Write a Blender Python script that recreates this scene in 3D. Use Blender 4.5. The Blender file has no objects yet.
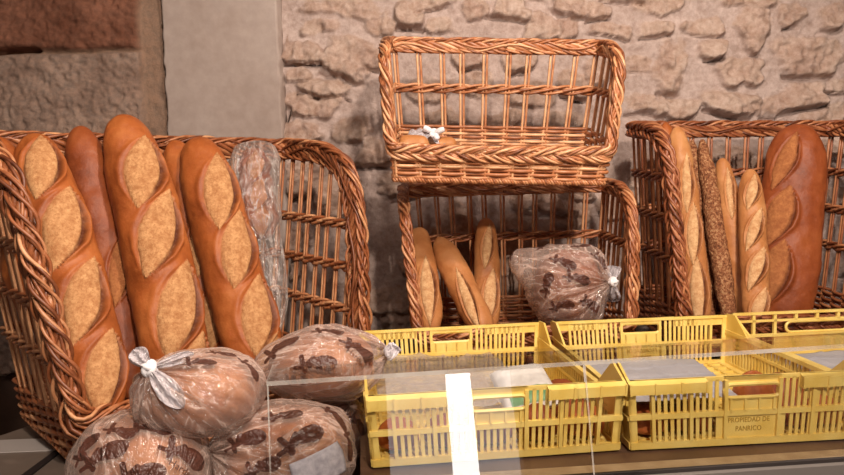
import bpy, bmesh, math, random
import numpy as np
from mathutils import Vector, Matrix
random.seed(7); RNG = np.random.RandomState(11)
S = bpy.context.scene
COL = S.collection
pi = math.pi

# ------------------------------------------------------------------ camera
F_PX, PITCH, ROLL = 700.0, 0.078, 0.028
CAM = Vector((0, 0, 1.55))
Ux = Vector((0, math.sin(PITCH), math.cos(PITCH)))
FW = Vector((0, math.cos(PITCH), -math.sin(PITCH)))
XR = Vector((1, 0, 0))
RT = XR*math.cos(ROLL) - Ux*math.sin(ROLL)
UP = XR*math.sin(ROLL) + Ux*math.cos(ROLL)

def at(px, py, Y):
    """point of the place seen at photo pixel (px, py) at distance Y"""
    d = FW + RT*((px-422)/F_PX) + UP*((237.5-py)/F_PX)
    return CAM + d*(Y/d.y)

def ray(px, py):
    return (FW + RT*((px-422)/F_PX) + UP*((237.5-py)/F_PX)).normalized()

cam = bpy.data.cameras.new('camera')
co = bpy.data.objects.new('camera', cam); COL.objects.link(co)
cam.sensor_width = 36; cam.lens = 36*F_PX/844; cam.clip_start = .02
m = Matrix.Identity(4)
for i in range(3):
    m[i][0] = RT[i]; m[i][1] = UP[i]; m[i][2] = -FW[i]; m[i][3] = CAM[i]
co.matrix_world = m
S.camera = co

# ------------------------------------------------------------------ helpers
def lin(r, g, b):
    f = lambda c: (c/255/12.92) if c/255 <= .04045 else ((c/255+.055)/1.055)**2.4
    return (f(r), f(g), f(b), 1)

def tag(o, label=None, cat=None, group=None, kind=None):
    if label: o['label'] = label
    if cat: o['category'] = cat
    if group: o['group'] = group
    if kind: o['kind'] = kind
    return o

def empty(name, loc=(0, 0, 0), rot=(0, 0, 0)):
    o = bpy.data.objects.new(name, None); COL.objects.link(o)
    o.location = loc; o.rotation_euler = rot; o.empty_display_size = .05
    return o

class MB:
    """collects geometry, builds ONE mesh object"""
    def __init__(s): s.v = []; s.f = []; s.n = 0
    def add(s, v, f):
        v = np.asarray(v, float); s.v.append(v)
        s.f += [tuple(int(i)+s.n for i in q) for q in f]; s.n += len(v)
    def box(s, x0, x1, y0, y1, z0, z1):
        v = [(x, y, z) for x in (x0, x1) for y in (y0, y1) for z in (z0, z1)]
        s.add(v, [(0, 1, 3, 2), (4, 6, 7, 5), (0, 4, 5, 1), (2, 3, 7, 6), (0, 2, 6, 4), (1, 5, 7, 3)])
    def prism(s, poly, axis, a0, a1):
        """poly of 2D points extruded along axis ('x': (y,z) ; 'y': (x,z); 'z': (x,y))"""
        n = len(poly); v = []
        for a in (a0, a1):
            for p, q in poly:
                v.append({'x': (a, p, q), 'y': (p, a, q), 'z': (p, q, a)}[axis])
        f = [(i, (i+1) % n, (i+1) % n+n, i+n) for i in range(n)]
        s.add(v, f+[tuple(range(n))[::-1], tuple(range(n, 2*n))])
    def tube(s, P, r, sides=5, closed=False, taper=None):
        P = np.asarray(P, float); n = len(P)
        if closed: T = np.roll(P, -1, 0)-np.roll(P, 1, 0)
        else: T = np.gradient(P, axis=0)
        T /= np.linalg.norm(T, axis=1)[:, None]+1e-12
        ref = np.array([0.0, 0, 1]) if abs(T[0][2]) < .9 else np.array([1.0, 0, 0])
        a = np.cross(T[0], ref); a /= np.linalg.norm(a)
        V = []
        ang = np.arange(sides)*2*pi/sides
        for i in range(n):
            a = a-T[i]*(a@T[i]); a /= np.linalg.norm(a)+1e-12
            b = np.cross(T[i], a)
            rr = r if taper is None else r*taper[i]
            V.append(P[i]+rr*(np.cos(ang)[:, None]*a+np.sin(ang)[:, None]*b))
        V = np.concatenate(V)
        f = []
        for i in range(n if closed else n-1):
            j = (i+1) % n
            for k in range(sides):
                l = (k+1) % sides
                f.append((i*sides+k, i*sides+l, j*sides+l, j*sides+k))
        if not closed:
            f.append(tuple(range(sides))[::-1]); f.append(tuple((n-1)*sides+k for k in range(sides)))
        s.add(V, f)
    def grid(s, V):
        """V (n,m,3)"""
        n, k = V.shape[:2]
        s.add(V.reshape(-1, 3), [(i*k+j, i*k+j+1, (i+1)*k+j+1, (i+1)*k+j) for i in range(n-1) for j in range(k-1)])
    def build(s, name, mat, parent=None, smooth=False, bevel=0, fix=True):
        me = bpy.data.meshes.new(name)
        V = np.concatenate(s.v)
        me.from_pydata(V.tolist(), [], s.f)
        if fix:
            b = bmesh.new(); b.from_mesh(me); bmesh.ops.recalc_face_normals(b, faces=b.faces[:]); b.to_mesh(me); b.free()
        me.materials.append(mat)
        if smooth: me.polygons.foreach_set('use_smooth', [True]*len(me.polygons))
        o = bpy.data.objects.new(name, me); COL.objects.link(o)
        if parent: o.parent = parent
        if bevel:
            bv = o.modifiers.new('bevel', 'BEVEL'); bv.width = bevel; bv.segments = 2; bv.limit_method = 'ANGLE'
        return o

def _hash(ix, iy, seed):
    h = (ix*374761393+iy*668265263+seed*1442695041) & 0xffffffff
    h = ((h ^ (h >> 13))*1274126177) & 0xffffffff
    return ((h ^ (h >> 16)) & 0xffff)/65535.0
def vnoise(x, y, seed=0):
    x = np.asarray(x, float); y = np.asarray(y, float)
    ix = np.floor(x).astype(np.int64); iy = np.floor(y).astype(np.int64)
    fx = x-ix; fy = y-iy; fx = fx*fx*(3-2*fx); fy = fy*fy*(3-2*fy)
    a = _hash(ix, iy, seed); b = _hash(ix+1, iy, seed); c = _hash(ix, iy+1, seed); d = _hash(ix+1, iy+1, seed)
    return (a*(1-fx)+b*fx)*(1-fy)+(c*(1-fx)+d*fx)*fy
def fbm(x, y, seed=0, o=4):
    t = 0; a = .5; n = 0
    for k in range(o):
        t = t+a*vnoise(x*2**k, y*2**k, seed+k*17); n += a; a *= .5
    return t/n-.5
def sstep(a, b, x):
    t = np.clip((x-a)/(b-a), 0, 1); return t*t*(3-2*t)

# ------------------------------------------------------------------ materials
class NT:
    def __init__(s, name):
        s.m = bpy.data.materials.new(name); s.m.use_nodes = True
        s.t = s.m.node_tree; s.t.nodes.clear()
        s.out = s.n('ShaderNodeOutputMaterial')
    def n(s, typ, **kw):
        o = s.t.nodes.new(typ)
        for k, v in kw.items(): setattr(o, k, v)
        return o
    def l(s, a, b): s.t.links.new(a, b)
    def set(s, node, **kw):
        for k, v in kw.items(): node.inputs[k.replace('_', ' ')].default_value = v
        return node
    def noise(s, scale, detail=4, rough=.55, vec=None, dist=0):
        o = s.n('ShaderNodeTexNoise'); s.set(o, Scale=scale, Detail=detail, Roughness=rough, Distortion=dist)
        if vec is None:
            vec = s.obj()
        s.l(vec, o.inputs['Vector']); return o.outputs['Fac']
    def obj(s, scale=None):
        c = s.n('ShaderNodeTexCoord').outputs['Object']
        if scale:
            mp = s.n('ShaderNodeMapping'); mp.inputs['Scale'].default_value = scale; s.l(c, mp.inputs['Vector']); c = mp.outputs[0]
        return c
    def ramp(s, fac, stops, interp='LINEAR'):
        r = s.n('ShaderNodeValToRGB'); r.color_ramp.interpolation = interp
        e = r.color_ramp.elements
        while len(e) < len(stops): e.new(.5)
        for k, (p, c) in enumerate(stops): e[k].position = p; e[k].color = c
        s.l(fac, r.inputs[0]); return r.outputs[0]
    def mix(s, fac, a, b, mode='MIX'):
        o = s.n('ShaderNodeMix', data_type='RGBA', blend_type=mode)
        for sock, v in ((o.inputs[0], fac), (o.inputs[6], a), (o.inputs[7], b)):
            if hasattr(v, 'links'): s.l(v, sock)
            else: sock.default_value = v
        return o.outputs[2]
    def attr(s, name):
        return s.n('ShaderNodeAttribute', attribute_name=name).outputs['Fac']
    def bump(s, h, strength=.3, dist=.002, normal=None):
        b = s.n('ShaderNodeBump'); s.set(b, Strength=strength, Distance=dist); s.l(h, b.inputs['Height'])
        if normal is not None: s.l(normal, b.inputs['Normal'])
        return b.outputs[0]
    def principled(s, color, rough=.6, normal=None, spec=.5, **kw):
        p = s.n('ShaderNodeBsdfPrincipled')
        for sock, v in (('Base Color', color), ('Roughness', rough), ('Specular IOR Level', spec)):
            if hasattr(v, 'links'): s.l(v, p.inputs[sock])
            else: p.inputs[sock].default_value = v
        for k, v in kw.items(): p.inputs[k.replace('_', ' ')].default_value = v
        if normal is not None: s.l(normal, p.inputs['Normal'])
        s.l(p.outputs[0], s.out.inputs[0]); return p

def mat_wicker(name, dark, mid, light):
    t = NT(name)
    isl = t.n('ShaderNodeNewGeometry').outputs['Random Per Island']
    nz = t.noise(38, 3, .6)
    mm = t.n('ShaderNodeMath', operation='MULTIPLY_ADD'); t.l(isl, mm.inputs[0]); mm.inputs[1].default_value = .55
    m2 = t.n('ShaderNodeMath', operation='MULTIPLY'); t.l(nz, m2.inputs[0]); m2.inputs[1].default_value = .5
    t.l(m2.outputs[0], mm.inputs[2])
    c = t.ramp(mm.outputs[0], [(.15, dark), (.5, mid), (.85, light)])
    t.principled(c, .42, t.bump(t.noise(220, 2), .25, .001), .5)
    return t.m
WICK = mat_wicker('wicker_tan', lin(84, 40, 20), lin(160, 94, 56), lin(220, 164, 118))
WICKG = mat_wicker('wicker_golden', lin(98, 50, 27), lin(178, 112, 70), lin(232, 182, 136))
WICKR = mat_wicker('wicker_reddish', lin(72, 34, 18), lin(138, 76, 45), lin(192, 130, 88))

def mat_bread(name, dark, mid, light, cutd, cutl, flour=0.0):
    t = NT(name)
    n1 = t.noise(9, 5, .6); n2 = t.noise(60, 4, .65); n3 = t.noise(170, 3, .7)
    crust = t.ramp(n1, [(.28, dark), (.5, mid), (.74, light)])
    crust = t.mix(t.ramp(n2, [(.5, (0, 0, 0, 1)), (.75, (.35, .35, .35, 1))]), crust, light)
    cutc = t.ramp(n2, [(.3, cutd), (.62, cutl)])
    cutc = t.mix(t.ramp(n3, [(.48, (0, 0, 0, 1)), (.66, (.75, .75, .75, 1))]), cutc, cutd)
    a = t.attr('cut')
    col = t.mix(a, crust, cutc)
    e = t.attr('ear_shade')
    col = t.mix(e, col, lin(92, 44, 18))  # dark edge beside each cut: browned ear with its shadow painted in
    hb = t.n('ShaderNodeMath', operation='MULTIPLY_ADD'); t.l(n3, hb.inputs[0]); t.l(a, hb.inputs[1]); t.l(n2, hb.inputs[2])
    rg = t.ramp(a, [(0, (.5, .5, .5, 1)), (1, (.85, .85, .85, 1))])
    t.principled(col, rg, t.bump(hb.outputs[0], .6, .003), .35)
    return t.m
BR = mat_bread('bread_crust', lin(132, 66, 28), lin(164, 88, 40), lin(186, 112, 58), lin(164, 108, 64), lin(206, 156, 106))
BRD = mat_bread('bread_crust_dark', lin(108, 50, 24), lin(138, 68, 32), lin(160, 88, 46), lin(144, 84, 46), lin(176, 114, 66))
BRP = mat_bread('bread_crust_pale', lin(156, 94, 50), lin(182, 120, 70), lin(204, 148, 96), lin(184, 132, 86), lin(218, 178, 130))
BRB = mat_bread('boule_crust', lin(128, 66, 32), lin(168, 98, 52), lin(200, 136, 84), lin(170, 108, 62), lin(206, 156, 106))

def mat_seeded():
    t = NT('seeded_crust')
    v = t.n('ShaderNodeTexVoronoi'); v.inputs['Scale'].default_value = 240; t.l(t.obj((1, 1, .6)), v.inputs['Vector'])
    c = t.ramp(t.noise(120, 3, .7), [(.35, lin(92, 52, 30)), (.5, lin(146, 92, 58)), (.66, lin(186, 142, 100))])
    c = t.mix(t.ramp(v.outputs['Distance'], [(.1, (.8, .8, .8, 1)), (.3, (0, 0, 0, 1))]), c, lin(96, 54, 30))
    t.principled(c, .75, t.bump(v.outputs['Distance'], .8, .003), .3)
    return t.m
SEED = mat_seeded()

def mat_plastic_yellow():
    t = NT('yellow_crate_plastic')
    n = t.noise(14, 4)
    c = t.ramp(n, [(.3, lin(234, 198, 94)), (.6, lin(244, 217, 126)), (.8, lin(248, 224, 136))])
    p = t.principled(c, .38, None, .45)
    tl = t.n('ShaderNodeBsdfTranslucent'); tl.inputs[0].default_value = lin(246, 206, 60)
    mx = t.n('ShaderNodeMixShader'); mx.inputs[0].default_value = .10
    t.l(p.outputs[0], mx.inputs[1]); t.l(tl.outputs[0], mx.inputs[2]); t.l(mx.outputs[0], t.out.inputs[0])
    return t.m
YEL = mat_plastic_yellow()
def flat(name, c, rough=.6, metal=0, spec=.5, noise=None):
    t = NT(name)
    if noise:
        c = t.ramp(t.noise(noise[0], 5, .6), [(.3, noise[1]), (.7, c)])
    p = t.principled(c, rough, None, spec); p.inputs['Metallic'].default_value = metal
    return t.m
LETTER = flat('embossed_letter_shade', lin(176, 136, 40), .5)

def mat_film(name, opacity, tint, inky=True, rough=.10, crease=.34, scale=22, streak=True):
    t = NT(name)
    def M(op, a, b=None, c=None):
        o = t.n('ShaderNodeMath', operation=op)
        for k, v in enumerate((a, b, c)):
            if v is None: continue
            if hasattr(v, 'links'): t.l(v, o.inputs[k])
            else: o.inputs[k].default_value = v
        return o.outputs[0]
    def ridge(sc, dist):        # sharp creases of crumpled film
        return M('SUBTRACT', 1.0, M('MULTIPLY', M('ABSOLUTE', M('SUBTRACT', t.noise(sc, 2, .5, dist=dist), .5)), 9.0))
    def ridge2(sc, dist):
        at_ = t.n('ShaderNodeAttribute', attribute_name='bagco').outputs['Vector']
        return M('SUBTRACT', 1.0, M('MULTIPLY', M('ABSOLUTE', M('SUBTRACT', t.noise(sc, 3, .55, vec=at_, dist=dist), .5)), 10.0))
    r0 = M('MAXIMUM', ridge2(1.0, .6), 0.0) if streak else M('MAXIMUM', ridge(scale*.6, 1.0), 0.0)
    r1 = M('MAXIMUM', ridge(scale*.55, .8), 0.0); r2 = M('MAXIMUM', ridge(scale*2.6, .9), 0.0)
    hgt = M('ADD', M('MULTIPLY_ADD', r2, .15, M('MULTIPLY_ADD', r1, .5, r0)), M('MULTIPLY', t.noise(scale*1.2, 3, .6, dist=1.0), 2.0))
    nb = t.bump(hgt, .8, .005)
    tr = t.n('ShaderNodeBsdfTransparent'); tr.inputs[0].default_value = (.97, .96, .95, 1)
    df = t.n('ShaderNodeBsdfDiffuse'); df.inputs[0].default_value = tint; t.l(nb, df.inputs[1])
    gl = t.n('ShaderNodeBsdfGlossy'); gl.inputs['Roughness'].default_value = rough; t.l(nb, gl.inputs['Normal'])
    lw = t.n('ShaderNodeLayerWeight'); lw.inputs[0].default_value = .3
    hz = M('MULTIPLY_ADD', lw.outputs['Facing'], .30, opacity)
    hz = M('MINIMUM', M('MULTIPLY_ADD', M('POWER', r0, 4.0), crease, M('MULTIPLY_ADD', M('POWER', r1, 5.0), crease*.4, hz)), .95)
    m1 = t.n('ShaderNodeMixShader'); t.l(hz, m1.inputs[0]); t.l(tr.outputs[0], m1.inputs[1]); t.l(df.outputs[0], m1.inputs[2])
    fr = t.n('ShaderNodeFresnel'); fr.inputs[0].default_value = 1.5; t.l(nb, fr.inputs['Normal'])
    m2 = t.n('ShaderNodeMixShader'); t.l(M('MINIMUM', M('MULTIPLY_ADD', fr.outputs[0], 1.25, .02), .5), m2.inputs[0]); t.l(m1.outputs[0], m2.inputs[1]); t.l(gl.outputs[0], m2.inputs[2])
    last = m2.outputs[0]
    if inky:
        ink = t.n('ShaderNodeBsdfPrincipled'); ink.inputs['Base Color'].default_value = lin(74, 38, 28); ink.inputs['Roughness'].default_value = .35
        t.l(nb, ink.inputs['Normal'])
        ia = t.ramp(t.attr('ink'), [(.35, (0, 0, 0, 1)), (.65, (.92, .92, .92, 1))])
        m3 = t.n('ShaderNodeMixShader'); t.l(ia, m3.inputs[0]); t.l(last, m3.inputs[1]); t.l(ink.outputs[0], m3.inputs[2]); last = m3.outputs[0]
    t.l(last, t.out.inputs[0])
    return t.m
FILM = mat_film('printed_bag_film', .13, lin(232, 204, 190))
FILMC = mat_film('clear_bag_film', .04, lin(226, 214, 206), False)
FILMW = mat_film('gathered_white_film', .45, lin(214, 206, 210), False, .2, streak=False)
KNOT = flat('bag_knot', lin(232, 228, 230), .35)
INKT = flat('printed_letters', lin(70, 38, 28), .5)
PAPER = flat('paper_sheet', lin(186, 184, 188), .8, noise=(5, lin(158, 158, 166)))
LABELM = flat('paper_label', lin(206, 200, 206), .7, noise=(60, lin(150, 146, 156)))
GREENM = flat('green_print', lin(96, 140, 92), .5)

def mat_glass(name='clear_glass', ior=1.27, coat=.5):
    t = NT(name)
    tr = t.n('ShaderNodeBsdfTransparent'); tr.inputs[0].default_value = (.985, .985, .98, 1)
    gl = t.n('ShaderNodeBsdfGlossy'); gl.inputs['Roughness'].default_value = .0
    fr = t.n('ShaderNodeFresnel'); fr.inputs[0].default_value = ior
    mx = t.n('ShaderNodeMixShader'); fm = t.n('ShaderNodeMath', operation='MULTIPLY'); t.l(fr.outputs[0], fm.inputs[0]); fm.inputs[1].default_value = coat; t.l(fm.outputs[0], mx.inputs[0]); t.l(tr.outputs[0], mx.inputs[1]); t.l(gl.outputs[0], mx.inputs[2])
    t.l(mx.outputs[0], t.out.inputs[0]); return t.m
GLASS = mat_glass(); GLASSF = mat_glass('front_glass', 1.52, 1.0)
def mat_edge():
    t = NT('glass_edge_highlight')
    tr = t.n('ShaderNodeBsdfTransparent')
    p = t.n('ShaderNodeBsdfPrincipled'); p.inputs['Base Color'].default_value = lin(214, 208, 200); p.inputs['Roughness'].default_value = .15  # whitish colour stands in for the highlight line along the glass edge
    mx = t.n('ShaderNodeMixShader')
    t.l(t.ramp(t.noise(6, 3), [(.35, (.08,)*3+(1,)), (.65, (.55,)*3+(1,))]), mx.inputs[0])
    t.l(tr.outputs[0], mx.inputs[1]); t.l(p.outputs[0], mx.inputs[2]); t.l(mx.outputs[0], t.out.inputs[0]); return t.m
GEDGE = mat_edge()
STEEL = flat('brushed_steel', lin(150, 142, 136), .45, .6)
DARKM = flat('dark_rubber', lin(38, 30, 28), .6)
COUNT = flat('counter_brown', lin(120, 92, 72), .5, noise=(7, lin(92, 66, 50)))  # brown carries the crates' shadow on the counter in its colour
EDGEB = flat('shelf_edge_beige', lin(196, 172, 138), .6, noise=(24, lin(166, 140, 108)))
TOPG = flat('steel_counter_top', lin(126, 112, 100), .5, noise=(5, lin(104, 90, 80)))

# ------------------------------------------------------------------ the room
WY = 2.56
def add_vec(o, name, vals):
    a = o.data.attributes.new(name, 'FLOAT_VECTOR', 'POINT'); a.data.foreach_set('vector', np.asarray(vals, np.float32).ravel())
def add_attr(o, name, vals):
    a = o.data.attributes.new(name, 'FLOAT', 'POINT'); a.data.foreach_set('value', np.asarray(vals, np.float32).ravel())

def mat_rubble():
    t = NT('rubble_and_mortar')
    st = t.attr('stone')
    n1 = t.noise(5, 5, .6); n2 = t.noise(40, 5, .7)
    mort = t.ramp(n1, [(.3, lin(164, 145, 135)), (.7, lin(194, 176, 167))])
    stone = t.ramp(t.noise(7, 5, .65), [(.3, lin(146, 112, 90)), (.5, lin(176, 148, 126)), (.72, lin(198, 178, 160))])
    c = t.mix(st, mort, stone)
    c = t.mix(.5, c, t.ramp(n2, [(.3, lin(130, 104, 92)), (.7, lin(204, 184, 176))]))
    t.principled(c, .9, t.bump(n2, .7, .008), .2); return t.m
xL = at(283, 60, WY).x; xR = 2.35
X, Z = np.meshgrid(np.arange(xL, xR, .0055), np.arange(.9, 2.75, .0055))
H = fbm(X*5, Z*5, 3, 4)*.022+fbm(X*30, Z*30, 9, 4)*.010+fbm(X*80, Z*80, 19, 2)*.004
STN = np.zeros_like(X)
stones = [(344,6,80,20),(376,24,34,20),(318,29,34,16),(411,15,32,26),(476,8,24,26),(510,8,42,20),(545,25,34,30),(304,53,42,20),(347,56,46,42),(325,88,50,18),(315,106,54,22),(432,3,42,14),
 (376,58,22,24),(440,26,30,16),(300,76,24,16),(300,130,40,22),(350,130,44,24),(330,165,50,26),(572,7,38,20),(597,10,24,22),(658,6,62,18),(752,1,62,10),(708,28,42,18),(755,30,38,50),(790,13,24,22),(831,15,30,28),
 (568,30,26,22),(610,32,38,16),(654,30,38,18),(671,67,30,52),(713,50,28,20),(742,72,42,26),(809,55,66,42),(636,66,32,14),(728,101,54,24),(641,104,36,24),(676,108,42,22),(772,106,30,24),(802,98,46,26),(836,88,26,16),(826,117,48,16),
 (430,92,40,26),(480,86,36,30),(530,96,40,26),(575,84,34,26),(440,120,44,20),(500,122,50,22),(560,120,40,22),(410,150,40,26),(600,70,26,30),(470,60,36,20),(520,60,30,20)]
r2 = random.Random(5)
for k in range(70):
    stones.append((r2.uniform(285, 900), r2.uniform(140, 330), r2.uniform(26, 60), r2.uniform(18, 34)))
for k in range(30):
    stones.append((r2.uniform(870, 1020), r2.uniform(-40, 140), r2.uniform(26, 60), r2.uniform(18, 40)))
for k in range(45):
    stones.append((r2.uniform(285, 900), r2.uniform(-130, -10), r2.uniform(26, 60), r2.uniform(18, 40)))
WN1 = fbm(X*9, Z*9, 21, 3); WN2 = fbm(X*9, Z*9, 47, 3); WR = fbm(X*22, Z*22, 77, 4)
for k, (px, py, w, h) in enumerate(stones):
    c = at(px, py, WY); sc = WY/F_PX
    a = w*sc*.49; b = h*sc*.47
    th = r2.uniform(-.25, .2)
    x0 = X-c.x; z0 = Z-c.z
    dx = x0*math.cos(th)+z0*math.sin(th)+WN1*.05; dz = -x0*math.sin(th)+z0*math.cos(th)+WN2*.045
    if (w, h) == (38, 50):
        dz = dz; a2 = a*np.clip(.35+.75*(dz/b+1), .1, 1.25)*.8
    else: a2 = a*(1+.25*r2.uniform(-1, 1)*dz/b)
    d = (np.abs(dx/a2)**3+np.abs(dz/b)**3)**(1/3.)+.85*fbm(X*24+k*3.1, Z*24, 5+k, 5)
    prot = r2.uniform(.010, .040); crev = r2.uniform(-.3, 1.5)
    mk = sstep(1.12, .86, d)
    hh = mk*(prot*(.75-.45*np.clip(dz/b, -1, 1)))+mk*(WR*.05+fbm(X*60, Z*60, 33, 3)*.016)
    H = np.where(hh > .003, np.maximum(H, hh+H*.3), H)
    # hollow joint under the stone
    H = H-.026*max(0, crev)*np.exp(-((dz/b+1.18)/.14)**2)*(np.abs(dx/a2) < .95)
    STN = np.maximum(STN, mk)
V = np.stack([X, WY-H, Z], -1)
mb = MB(); mb.grid(V)
wb = mb.build('wall_back', mat_rubble(), smooth=True, fix=False); tag(wb, 'rough rubble stone wall with pale mortar behind the baskets', 'wall', kind='structure')
add_attr(wb, 'stone', STN)
md = wb.modifiers.new('solid', 'SOLIDIFY'); md.thickness = .25; md.offset = -1

# plaster pillar
def mat_plaster():
    t = NT('smooth_grey_plaster')
    n = t.noise(2.2, 6, .6); n2 = t.noise(30, 4, .6)
    c = t.ramp(n, [(.3, lin(152, 134, 124)), (.7, lin(182, 168, 160))])
    c = t.mix(.2, c, t.ramp(n2, [(.3, lin(120, 100, 88)), (.7, lin(180, 162, 150))]))
    t.principled(c, .75, t.bump(n2, .25, .003), .3); return t.m
xp0 = at(160, 60, WY-.06).x; xp1 = at(283, 60, WY-.03).x
X2, Z2 = np.meshgrid(np.linspace(xp0, xp1, 90), np.linspace(.9, 2.75, 240))
edge = np.minimum((X2-xp0), (xp1-X2))
D2 = fbm(X2*3, Z2*3, 5, 4)*.008+fbm(X2*20, Z2*20, 15, 3)*.0025+.05*sstep(0, .012+.006*0, edge+fbm(X2*0, Z2*25, 4, 3)*.01)
mb = MB(); mb.grid(np.stack([X2, WY-D2, Z2], -1))
pl = mb.build('trim_1', mat_plaster(), smooth=True, fix=False); tag(pl, 'smooth grey plaster pier between ashlar blocks and rubble wall', 'pillar', kind='structure')
pl.modifiers.new('solid', 'SOLIDIFY').thickness = .2

# ashlar blocks
def mat_ashlar():
    t = NT('tooled_brown_stone')
    n = t.noise(6, 6, .7); n2 = t.noise(46, 5, .75)
    low = t.ramp(n, [(.3, lin(132, 110, 98)), (.7, lin(184, 164, 150))])
    hi = t.ramp(n, [(.3, lin(104, 66, 50)), (.7, lin(156, 112, 92))])
    c = t.mix(t.attr('upper'), low, hi)
    c = t.mix(t.attr('mortar'), c, lin(158, 134, 116))
    c = t.mix(.4, c, t.ramp(n2, [(.35, lin(66, 46, 36)), (.65, lin(172, 144, 122))]), 'OVERLAY')
    t.principled(c, .9, t.bump(n2, .8, .008), .2); return t.m
xa0 = -2.2
X3, Z3 = np.meshgrid(np.arange(xa0, xp0+.004, .0055), np.arange(.9, 2.75, .0055))
zj = at(60, 54, WY).z; xj = at(143, 54, WY).x
wob = fbm(X3*6, Z3*0, 8, 3)*.02
jz = np.abs(Z3-zj-wob)
zlow = at(60, 250, WY).z
jz2 = np.abs(Z3-zlow-wob)
mort = np.maximum(sstep(xj-.012, xj+.008, X3+fbm(X3*9, Z3*9, 31, 3)*.04), np.maximum(sstep(.012, .004, jz), sstep(.012, .004, jz2)))
pit = fbm(X3*40, Z3*52, 61, 4)
D3 = (.055+fbm(X3*3, Z3*3, 41, 4)*.02+fbm(X3*12, Z3*22, 44, 3)*.02-.05*np.clip(pit-.06, 0, .3)+pit*.03+fbm(X3*70, Z3*70, 71, 2)*.01)*(1-mort)+mort*(.025+fbm(X3*14, Z3*14, 3, 4)*.022)
xg = at(48, 50, WY).x
D3 = D3-.09*np.exp(-((Z3-zj-wob-.008)/.006)**2)*sstep(xg, xg-.03, X3)
mb = MB(); mb.grid(np.stack([X3, WY-D3, Z3], -1))
wl = mb.build('wall_left', mat_ashlar(), smooth=True, fix=False); tag(wl, 'coarse tooled brown ashlar blocks at the left of the pier', 'wall', kind='structure')
add_attr(wl, 'upper', sstep(-.01, .01, Z3-zj-wob)); add_attr(wl, 'mortar', mort)
wl.modifiers.new('solid', 'SOLIDIFY').thickness = .2

def struct(name, bx, mat, label, cat):
    mb = MB(); mb.box(*bx); o = mb.build(name, mat); tag(o, label, cat, kind='structure'); return o
FLOORM = flat('floor_tile', lin(120, 92, 74), .5, noise=(3, lin(96, 72, 58)))
struct('floor', (-3.2, 3.2, -3.4, 3.0, -.1, 0), FLOORM, 'brown shop floor behind the counter', 'floor')
WALLM = flat('painted_wall', lin(176, 150, 130), .8, noise=(2, lin(160, 136, 118)))
struct('ceiling', (-3.2, 3.2, -3.4, 3.0, 2.95, 3.05), WALLM, 'plain ceiling of the shop above the baskets', 'ceiling')

LOWER = flat('shaded_lower_wall', lin(96, 72, 58), .9, noise=(6, lin(70, 52, 42)))  # dark brown puts the shadow behind the counters into the colour
struct('baseboard_back', (-3.0, 3.0, 2.54, 2.75, .0, .905), LOWER, 'shade-darkened lower part of the back wall behind the counters', 'wall')
# ------------------------------------------------------------------ counters
Zc = 1.018      # shelf on which the crates stand
Zl = .955       # lower steel counter under the left basket and the bags
rz = .085
def rot2(x, y, a=rz): return (x*math.cos(a)-y*math.sin(a), x*math.sin(a)+y*math.cos(a))
cnt = empty('display_counter', (0, 0, 0))
tag(cnt, 'brown display counter with beige front edge under the yellow crates', 'counter')
def rpoly(pts, o=(-.109, 1.29)):
    return [(o[0]+rot2(x, y)[0], o[1]+rot2(x, y)[1]) for x, y in pts]
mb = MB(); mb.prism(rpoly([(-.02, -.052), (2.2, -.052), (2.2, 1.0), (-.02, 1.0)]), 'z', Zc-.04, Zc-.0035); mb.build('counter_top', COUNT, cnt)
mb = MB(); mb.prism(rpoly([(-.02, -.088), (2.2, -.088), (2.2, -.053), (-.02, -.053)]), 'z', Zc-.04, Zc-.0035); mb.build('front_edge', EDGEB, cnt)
mb = MB(); mb.prism(rpoly([(-.02, -.098), (2.2, -.098), (2.2, -.089), (-.02, -.089)]), 'z', Zc-.04, Zc-.002); mb.build('rubber_seal', DARKM, cnt)
mb = MB(); mb.prism(rpoly([(-.02, -.112), (2.2, -.112), (2.2, -.099), (-.02, -.099)]), 'z', Zc-.05, Zc-.008); mb.build('steel_ledge', STEEL, cnt)
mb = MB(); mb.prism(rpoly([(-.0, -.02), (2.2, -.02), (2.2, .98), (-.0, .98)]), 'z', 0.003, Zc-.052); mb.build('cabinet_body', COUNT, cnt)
lc = empty('steel_counter', (0, 0, 0))
tag(lc, 'grey steel counter under the large left basket and the bagged loaves', 'counter')
pg = [(-1.5, 1.0), (-.165, 1.0), (-.165, 1.24), (-.25, 2.42), (-.70, 2.42), (-1.06, 1.70), (-1.5, 1.66)]
mb = MB(); mb.prism(pg, 'z', Zl-.03, Zl-.002); mb.build('counter_top', TOPG, lc)
mb = MB(); mb.prism([(-1.42, 1.1), (-.18, 1.1), (-.19, 1.3), (-.27, 2.36), (-.70, 2.36), (-1.0, 1.62), (-1.42, 1.58)], 'z', .003, Zl-.031); mb.build('cabinet_body', STEEL, lc)
mb = MB(); mb.prism([(-1.5, 1.56), (-.82, 1.585), (-.86, 1.665), (-1.5, 1.645)], 'z', Zl-.0015, Zl+.001); mb.build('steel_strip', flat('light_steel', lin(186, 178, 172), .4), lc)
p0 = at(33, 455, 1.5); p1 = at(18, 478, 1.4)
mb = MB(); mb.prism([(-.86, 1.58), (-.845, 1.58), (-.84, 1.38), (-.86, 1.38)], 'z', Zl-.001, Zl+.004); mb.build('dark_seam', DARKM, lc)

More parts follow.
